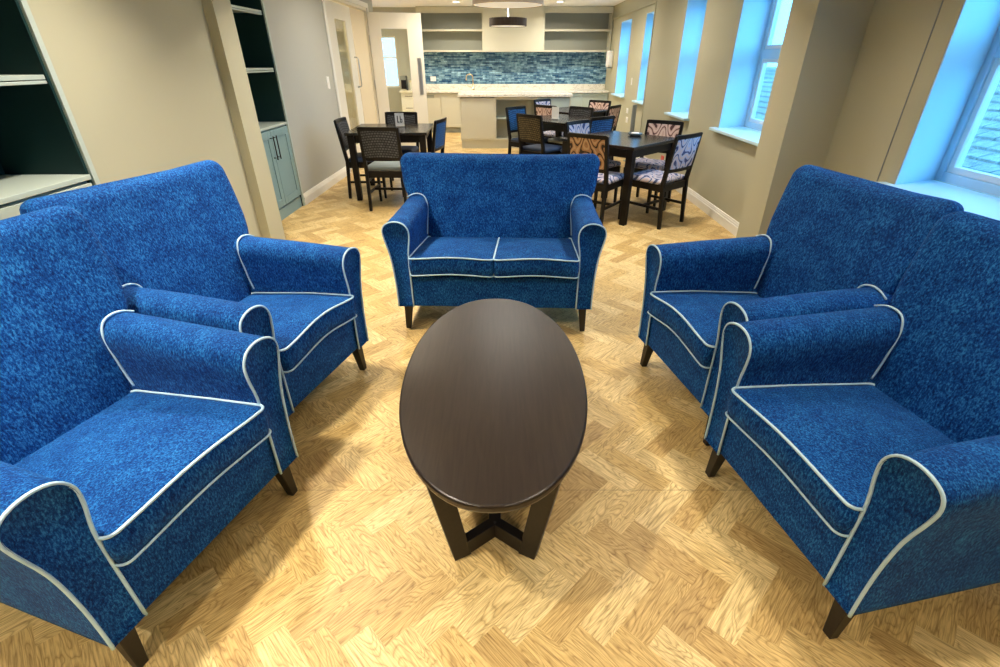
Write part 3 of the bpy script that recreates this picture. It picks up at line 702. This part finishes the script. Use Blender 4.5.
# ---------------------------------------------------------------- coffee table
t = thing('coffee_table', 'dark brown oval coffee table standing between the blue armchairs', 'coffee table', (-.055, 1.595, 0), RAD(1.0))
def oval(a, b, z, n=72): return [(a * math.copysign(abs(cos(q)) ** .94, cos(q)), b * math.copysign(abs(sin(q)) ** .94, sin(q)), z) for q in [2 * pi * i / n for i in range(n)]]
part(MB().loft([oval(.335, .655, .416), oval(.347, .668, .420), oval(.352, .672, .430), oval(.352, .672, .442), oval(.349, .669, .448), oval(.344, .664, .450)]), 'table_top', M['wenge'], t, smooth=False, bevel=.001, seg=1)
for sy in (-1, 1):
    for sx in (-1, 1):
        # slanting slab leg
        a0, a1 = (.145, -.50), (.090, -.473)    # foot (outer, inner) in x,y
        b0, b1 = (.228, -.490), (.160, -.457)     # head
        th = Vector((.045, .09, 0)).normalized() * .036
        vs = []
        for (p, z) in ((a0, 0), (a1, 0), (b1, .417), (b0, .417)):
            for k in (-.5, .5): vs.append((sx * (p[0] + th.x * k * 1.0), -sy * (p[1] + th.y * k), z))
        L = MB(); L.add(vs, [(0, 2, 4, 6), (1, 7, 5, 3), (0, 1, 3, 2), (2, 3, 5, 4), (4, 5, 7, 6), (6, 7, 1, 0)])
        part(L, 'leg', M['wengeleg'], t, bevel=.002)
        part(MB().bar((sx * .105, -sy * .478, .035), (sx * .008, -sy * .405, .035), .036, .068, fwd=(0, 0, 1)), 'foot_rail', M['wengeleg'], t, bevel=.002)
part(MB().box(-.022, .022, -.41, .41, 0.001, .069), 'stretcher', M['wengeleg'], t, bevel=.002)
part(MB().box(-.20, .20, -.52, -.44, .395, .4165).box(-.20, .20, .44, .52, .395, .4165), 'top_rail', M['wengeleg'], t)

# ---------------------------------------------------------------- dining
def dining_chair(fab_back, fab_seat):
    t = thing('dining_chair', 'x', 'chair')
    wd, dp = .205, .205; E = M['ebony']
    for s in (-1, 1):
        part(MB().bar((s * wd, -dp - .035, 0), (s * wd, -dp, .46), .028, .034, .036, .040).bar((s * wd, -dp, .44), (s * (wd), -dp - .075, .90), .036, .040, .032, .026), 'rear_leg', E, t, bevel=.002)
        part(MB().bar((s * wd, dp, 0), (s * wd, dp, .43), .026, .026, .036, .036), 'front_leg', E, t, bevel=.002)
        part(MB().bar((s * wd, -dp - .01, .20), (s * wd, dp, .20), .018, .026, fwd=(0, 0, 1)), 'stretcher', E, t)
    part(MB().box(-wd, wd, -dp - .012, -dp + .012, .37, .44).box(-wd, wd, dp - .012, dp + .012, .37, .44).box(-wd - .012, -wd + .012, -dp, dp, .37, .44).box(wd - .012, wd + .012, -dp, dp, .37, .44), 'seat_rail', E, t)
    part(MB().bar((-wd, 0, .20), (wd, 0, .20), .018, .026, fwd=(0, 0, 1)), 'stretcher', E, t)
    part(MB().loft([[(x, y, z + .01 * (1 - (x / .23) ** 2)) for x, y in rrect(-.225 + g, .225 - g, -.19 + g, .235 - g, .03)] for g, z in ((.01, .435), (0, .445), (0, .468), (.012, .482), (.06, .488))]), 'seat', fab_seat, t, smooth=True)
    def by(z): return -dp - .075 * (z - .44) / .46
    def curve(u): return -.018 * (1 - u * u)
    n = 6
    for (z0, z1, nm) in ((.865, .905, 'top_rail'), (.555, .59, 'lower_rail')):
        part(MB().loft([[(wd * (2 * i / n - 1), by(zz) + yy + curve(2 * i / n - 1), zz) for yy, zz in ((-.012, z0), (.012, z0), (.012, z1), (-.012, z1))] for i in range(n + 1)]), nm, E, t)
    part(MB().loft([[((wd - .016) * (2 * i / n - 1), by(zz) + yy + curve(2 * i / n - 1), zz) for yy, zz in ((-.016, .59), (.017, .59), (.021, .73), (.017, .866), (-.016, .866))] for i in range(n + 1)]), 'back_panel', fab_back, t)
    return t
protos = {}
def place(kind, x, y, face, label, grp):
    """x, y: floor point midway between the rear legs; face: heading in degrees"""
    a = RAD(face); loc = (x + .22 * cos(a), y + .22 * sin(a), 0); rz = a - pi / 2
    if kind not in protos: o = protos[kind] = dining_chair(M[kind[0]], M[kind[1]])
    else: o = copy_tree(protos[kind])
    o.location = loc; o.rotation_euler = (0, 0, rz); o['label'] = label; o['group'] = grp
def dining_table(x, y, rz, s, label, sy=None):
    sy = sy or s
    t = thing('dining_table', label, 'table', (x, y, 0), rz, 'square dining tables'); h = s / 2; v = sy / 2
    part(MB().box(-h, h, -v, v, .755, .785), 'table_top', M['diningtop'], t, bevel=.004)
    part(MB().box(-h + .05, h - .05, -v + .05, -v + .075, .67, .754).box(-h + .05, h - .05, v - .075, v - .05, .67, .754).box(-h + .05, -h + .075, -v + .075, v - .075, .67, .754).box(h - .075, h - .05, -v + .075, v - .075, .67, .754), 'apron', M['ebony'], t)
    for sx in (-1, 1):
        for q in (-1, 1): part(MB().bar((sx * (h - .06), q * (v - .06), 0), (sx * (h - .06), q * (v - .06), .754), .06, .06, .075, .075), 'leg', M['ebony'], t, bevel=.003)
g1, g2, g3, g4 = 'chairs round the left dining table', 'chairs round the middle dining table', 'chairs round the right dining table', 'chairs round the far dining table'
dining_table(-1.445, 6.50, RAD(3), .95, 'dark square dining table at the left before the glazed doors')
place(('wdark', 'seatgrey'), -1.375, 5.58, 88, 'dark woven-back chair with silver-grey seat, its back to the sofa', g1)
place(('wdark', 'seatblue'), -1.97, 6.36, 1, 'dark woven-back chair on the left side of the left dining table by the wall', g1)
place(('wdark', 'seatblue'), -1.46, 7.16, 268, 'dark chair on the far side of the left dining table before the open door', g1)
place(('wblue', 'seatblue'), -.87, 6.35, 170, 'blue woven-back chair on the right side of the left dining table', g1)
dining_table(1.215, 5.60, RAD(45), .93, 'dark square dining table nearest the window wall, set cornerwise')
place(('damblue', 'damblue'), 1.70, 5.02, 130, 'lilac-blue damask chair nearest the window wall with its back to the camera', g3)
place(('dampink', 'damblue'), 1.80, 6.09, 232, 'pink damask chair on the window side of the right dining table', g3)
place(('dambrown', 'damblue'), .80, 5.02, 53, 'gold-brown damask chair just behind the sofa right end', g3)
place(('damblue', 'damblue'), .86, 6.10, 315, 'pale blue damask chair at the far left side of the right dining table', g3)
dining_table(.80, 7.62, RAD(45), .95, 'dark square dining table in the middle of the room, set cornerwise')
place(('wbrown', 'seatblue'), .315, 6.917, 45, 'brown woven-back chair behind the sofa with its back to the camera', g2)
place(('wblue', 'seatblue'), .16, 8.04, 318, 'blue woven-back chair before the island open shelf bay', g2)
place(('wblue', 'seatblue'), 1.15, 6.66, 128, 'bright blue woven-back chair between the middle and right dining tables', g2)
place(('wdark', 'seatgrey'), 1.07, 8.0, 225, 'dark chair on the far right side of the middle dining table', g2)
dining_table(1.10, 9.02, RAD(45), .90, 'dark square dining table farthest back, right of the island')
place(('dampink', 'damblue'), .63, 8.42, 45, 'pink damask chair at near left of the farthest dining table', g4)
place(('damblue', 'damblue'), .66, 9.64, 315, 'white and blue damask chair close to the island drawers', g4)
place(('dampink', 'damblue'), 1.58, 9.36, 228, 'pink damask chair on the far side of the farthest table by the corner cabinets', g4)
place(('dampink', 'damblue'), 1.62, 8.35, 145, 'pink damask chair at the window side of the farthest dining table', g4)

# menu stands, dish, post
def stand(x, y, rz, label, ink=True):
    t = thing('table_sign', label, 'table sign', (x, y, .785), rz, 'white card stands on dining tables')
    part(MB().box(-.055, .055, -.004, .004, .012, .16), 'card', M['card'], t)
    part(MB().box(-.05, .05, -.03, .03, 0, .012), 'stand_base', M['steel'], t, bevel=.002)
    if ink:
        part(MB().box(-.030, -.018, -.0055, -.004, .05, .13).box(-.018, -.004, -.0055, -.004, .05, .062), 'print', M['ink'], t)
        part(MB().box(.006, .016, -.0055, -.004, .05, .13).box(.016, .030, -.0055, -.004, .05, .060).box(.026, .034, -.0055, -.004, .055, .09).box(.016, .030, -.0055, -.004, .085, .094), 'print', M['ink'], t)
stand(-1.36, 6.60, RAD(8), 'white card stand with dark print on the left dining table')
stand(.67, 7.50, RAD(-35), 'white card stand on the middle dining table', False)
t = thing('table_dish', 'small dark low dish lying on the right dining table', 'dish', (1.42, 5.80, .785), RAD(-20))
part(MB().lathe([(.05, 0), (.075, .012), (.08, .03), (.072, .03), (.06, .012), (.001, .008)], n=24), 'bowl', M['dishm'], t, smooth=True)
part(MB().lathe([(.001, .0125), (.055, .014), (.04, .03), (.001, .035)], n=20), 'sachets', M['card'], t, smooth=True)
t = thing('floor_post', 'slim grey floor-standing post beside the window wall near the far windows', 'post', (2.08, 8.75, 0))
part(MB().lathe([(.09, 0), (.09, .012), (.04, .02)], n=24), 'post_base', M['greypost'], t); part(MB().lathe([(.036, .012), (.036, .87), (.03, .88)], n=20), 'post_tube', M['greypost'], t, smooth=False)
